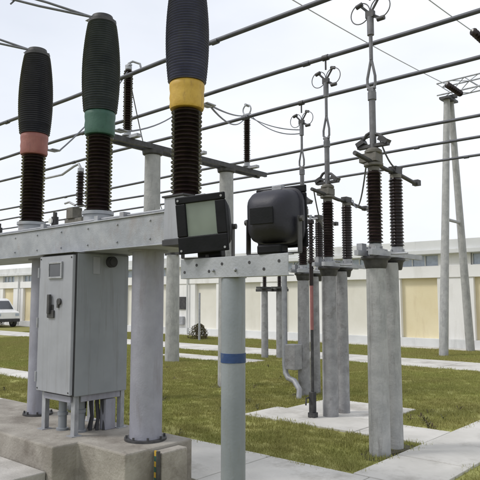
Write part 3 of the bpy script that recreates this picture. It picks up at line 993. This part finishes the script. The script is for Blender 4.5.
b = thing('earthing_switch_rod', (-4.98, 7.32, .03), 'thin rod post with a red section and dark crank foot on the concrete pad', 'rod post')
MB().tube([(0, 0, .0), (0, 0, 1.24)], .022, 12).build('lower_rod', M['dark_steel'], b)
MB().tube([(0, 0, 1.24), (0, 0, 1.88)], .026, 12).build('red_section', M['redpaint'], b)
MB().lathe([(.03, 1.881), (.03, 2.20), (.05, 2.21), (.05, 2.25)] + sheds(.026, .048, 2.25, 2.78, 13, .85) + [(.05, 2.79), (.05, 2.84), (.02, 2.85)], seg=20).build('insulator', M['brown'], b)
MB().tube([(-.18, 0, 2.86), (.12, 0, 2.86)], .014, 8).tube([(0, 0, 2.84), (0, 0, 2.92)], .02, 8).build('top_fitting', M['galv'], b)
MB().box(-.055, .055, -.05, .05, .0, .07).box(-.035, .035, -.05, .04, .07, .36).tube([(-.03, -.05, .28), (-.03, -.12, .28), (-.03, -.13, .18)], .012, 8).build('crank_foot', M['dark_steel'], b, bevel=.005)

# ------------------------------------------------------------------ rear disconnector on two columns
DX = -8.13
ds = thing('disconnector_frame', (DX, 8.0, 0), 'steel beam across two grey concrete columns behind the yellow banded pole', 'steel frame')
for y in (-1.04, .93):
    MB().tube([(0, y, -.05), (0, y, 4.36)], .15, 28, radii=[.165, .14]).build('column', M['concrete_pole'], ds)
    MB().lathe([(.145, 4.28), (.18, 4.30), (.19, 4.36), (.10, 4.365)], (0, y, 0)).build('column_cap', M['dark_steel'], ds)
b = MB().box(-.13, -.07, -2.0, 2.1, 4.367, 4.46).box(.07, .13, -2.0, 2.1, 4.367, 4.46)
for y in (-1.9, -1.04, -.2, .93, 2.0):
    b.box(-.071, .071, y - .04, y + .04, 4.38, 4.44)
b.build('support_beam', M['dark_steel'], ds, smooth=False)
for y in (-1.6, 0, 1.58):
    b = MB().box(-.3, .3, y - .05, y + .05, 4.463, 4.519)
    b.build('mounting_bracket', M['galv'], ds, smooth=False, bevel=.004)

def post_insulator(name, loc, label, h=1.15, r=.075, parent_group=None, cat='insulator', top='ring'):
    t = thing(name, loc, label, cat, parent_group)
    MB().lathe([(.09, 0), (.09, .02), (.06, .03), (.06, .09), (.05, .095)], seg=20).build('base_flange', M['galv'], t)
    MB().lathe(sheds(.045, r, .095, h, int(h / .045), .85), seg=24).build('insulator', M['brown'], t)
    c = MB().lathe([(.05, h + .001), (.058, h + .01), (.058, h + .06), (.03, h + .065)], seg=20)
    if top == 'ring':
        c.ring((0, 0, h + .17), .11, .016, 'y', 26)
        c.box(-.10, .10, -.02, .02, h + .066, h + .085)
        c.tube([(0, -.06, h + .27), (0, .06, h + .27)], .03, 8)
    else:
        c.tube([(0, 0, h + .05), (0, .0, h + .12), (.05, .05, h + .16), (.14, .14, h + .12), (.16, .16, h + .0)], .02, 8)
        c.box(-.06, .06, -.03, .03, h + .07, h + .10)
    c.build('contact', M['galv'], t)
    return t
post_insulator('post_insulator', (DX, 6.38, 4.52), 'dark post insulator with a hooked contact beside the green banded breaker pole', 1.18, .085, 'post insulators on the rear beam', top='hook')
post_insulator('post_insulator', (DX, 8.0, 4.52), 'post insulator hidden behind the yellow banded breaker pole', 1.1, .075, 'post insulators on the rear beam')
post_insulator('post_insulator', (DX, 9.58, 4.52), 'slim dark post insulator with a ring contact right of the yellow banded pole', 1.08, .075, 'post insulators on the rear beam')

# low arrester seen between the red and green poles
lo = thing('surge_arrester', (-8.13, 5.41, 0), 'small dark arrester on a steel post between the red and green breaker poles', 'arrester')
MB().tube([(0, 0, -.02), (0, 0, 2.9)], .07, 20).build('post', M['galv'], lo)
MB().box(-.25, .22, -.06, .06, 2.90, 2.98).box(-.16, .02, -.09, .09, 2.981, 3.16).build('bracket', M['olive'], lo, smooth=False, bevel=.01)
MB().lathe(sheds(.04, .068, 3.18, 3.72, 12, .85), (.08, 0, 0), 24).build('insulator', M['brown'], lo)
b = MB().lathe([(.05, 3.721), (.05, 3.78), (.02, 3.79)], (.08, 0, 0), 16)
b.tube([(.08, 0, 3.78), (.02, 0, 3.86), (-.12, 0, 3.84), (-.4, -.03, 3.74), (-.9, -.1, 3.72)], .02, 8)
b.tube([(-.05, 0, 3.2), (-.22, 0, 3.27), (-.34, 0, 3.26)], .018, 8)
b.build('terminal', M['galv'], lo)
# ------------------------------------------------------------------ distant posts
def far_post(x, y, h, r, label, m=M['concrete_pole'], head=True):
    t = thing('equipment_post', (x, y, 0), label, 'post', 'distant equipment posts')
    MB().tube([(0, 0, -.05), (0, 0, h)], r, 20, radii=[r * 1.05, r * .95]).build('column', m, t)
    if head:
        b = MB().box(-.3, .3, -.05, .05, h + .001, h + .08).box(-.08, .08, -.3, .3, h + .081, h + .14)
        b.build('crosshead', M['dark_steel'], t, smooth=False)
        MB().lathe(sheds(.045, .075, h + .141, h + .62, 11, .85), seg=20).build('insulator', M['brown'], t)
        MB().lathe([(.05, h + .621), (.05, h + .68), (.02, h + .69)], seg=16).build('insulator_cap', M['galv'], t)
    return t
far_post(-12.43, 11.44, 2.95, .19, 'pale concrete post just right of the big breaker post, standing by the rear pad')
far_post(-11.20, 14.00, 1.95, .10, 'mottled slim post under the right floodlight, left one of the close pair', M['mottled_pole'])
far_post(-10.80, 14.20, 1.95, .10, 'mottled slim post under the right floodlight, right one of the close pair', M['mottled_pole'])
far_post(-17.8, 17.9, 2.0, .045, 'thin grey stake on the far lawn seen under the left end of the crossbar', M['galv'], False)

# ------------------------------------------------------------------ A-frame gantry
gt = thing('line_gantry', (-7.45, 19.1, 0), 'tall concrete A shaped gantry in front of the building at right', 'gantry')
for dx in (0, 9.5):
    for s in (-1, 1):
        MB().tube([(dx, s * 1.12, -.05), (dx, s * .16, 8.25)], .14, 20, radii=[.14, .10]).build('leg', M['concrete_pole'], gt)
    MB().tube([(dx, -.62, 4.25), (dx, .62, 4.25)], .05, 10).build('cross_brace', M['concrete_pole'], gt)
    MB().tube([(dx, -.30, 6.9), (dx, .30, 6.9)], .045, 10).build('cross_brace', M['concrete_pole'], gt)
    b = MB().box(dx - .17, dx + .17, -.38, .38, 8.25, 8.32).box(dx - .26, dx + .26, -.09, .09, 8.32, 8.42)
    b.build('head_plate', M['dark_steel'], gt, smooth=False)
b = MB()
for (yy, zz) in ((-.22, 8.45), (.22, 8.45), (-.22, 8.85), (.22, 8.85)):
    b.tube([(-.3, yy, zz), (9.8, yy, zz)], .028, 8)
n = 22
for i in range(n):
    xa, xb = -.3 + 10.1 * i / n, -.3 + 10.1 * (i + 1) / n
    s = i % 2
    for yy in (-.22, .22):
        b.tube([(xa, yy, 8.45 if s else 8.85), (xb, yy, 8.85 if s else 8.45)], .015, 6)
    b.tube([(xa, -.22 if s else .22, 8.85), (xb, .22 if s else -.22, 8.85)], .013, 6)
    b.tube([(xa, -.22 if s else .22, 8.45), (xb, .22 if s else -.22, 8.45)], .013, 6)
b.build('truss_beam', M['galv'], gt)

# overhead line conductors over the yard with their insulator strings
for x, lab in ((-6.95, 'pale overhead wire running from the gantry head toward the upper left'),
               (-5.0, 'pale overhead wire with a dark insulator string at the right edge')):
    t = thing('overhead_wire', (x, 0, 0), lab, 'overhead wire', 'pale overhead wires from the gantry')
    ys = 15.4 if x == -5.0 else 18.6
    MB().tube(catenary((0, ys - .9, 8.30), (0, -8, 8.3), .5, 24), .012, 8).build('wire', M['pale_wire'], t)
    b = MB().tube([(0, ys + .3, 8.33), (0, 18.88, 8.45)], .010, 6)
    b.build('tie_rod', M['galv'], t)
    b = MB()
    for k in range(8):
        y = ys - .85 + k * .145
        b.tube([(0, y, 8.31), (0, y + .03, 8.31), (0, y + .06, 8.31), (0, y + .11, 8.31), (0, y + .145, 8.31)], .1, 16, radii=[.02, .10, .085, .03, .02])
    b.build('insulator_string', M['brown'], t)

# ------------------------------------------------------------------ jumpers
def jumper(pts_list, label, m=M['wire'], r=.010):
    b = MB()
    for (a, c, s) in pts_list:
        b.tube(catenary(a, c, s), r, 8)
    return tag(b.build('jumper_cable', m), label, 'jumper cable', 'sagging jumper cables')
jumper([((-3.89, 4.07, 3.555), (-8.03, 9.54, 5.64), .06), ((-3.89, 4.03, 3.555), (-8.13, 9.50, 5.56), .16)], 'twin jumper cable from the yellow banded breaker pole to the ring insulator')
jumper([((-5.22, 4.07, 3.555), (-8.13, 8.0, 5.66), .15)], 'jumper cable leaving the green banded breaker pole toward the rear beam')
jumper([((-6.54, 4.07, 3.555), (-8.13, 6.38, 5.70), .1)], 'jumper cable leaving the red banded breaker pole toward the hooked insulator')
jumper([((-8.13, 9.62, 5.64), (-6.30, 8.97, 4.85), .08), ((-8.03, 9.66, 5.60), (-6.26, 8.97, 4.78), .14)], 'twin jumper cable from the ring insulator to the farthest pantograph mast')
jumper([((-6.28, 9.7, 3.25), (-11.2, 14.0, 2.66), .55), ((-6.28, 8.5, 3.3), (-11.2, 14.0, 2.66), .3)], 'slack jumper cable behind the right floodlight')
jumper([((-4.84, 7.2, 3.3), (-6.28, 9.9, 3.2), .35)], 'short slack jumper cable between the middle and farthest pantographs')
jumper([((-3.36, 6.1, 3.32), (-4.84, 8.3, 3.28), .30)], 'short slack jumper cable between the nearest and middle pantographs')
jumper([((-3.24, 6.75, 3.3), (-3.24, 6.2, 3.55), .12)], 'short curved jumper between the two insulator tops of the nearest pantograph')
jumper([((-8.13, 6.38, 5.66), (-12.43, 11.44, 3.65), .5), ((-8.13, 8.0, 5.6), (-12.43, 11.44, 3.62), .6)], 'slack jumper cables running back from the rear beam to the pale concrete post')
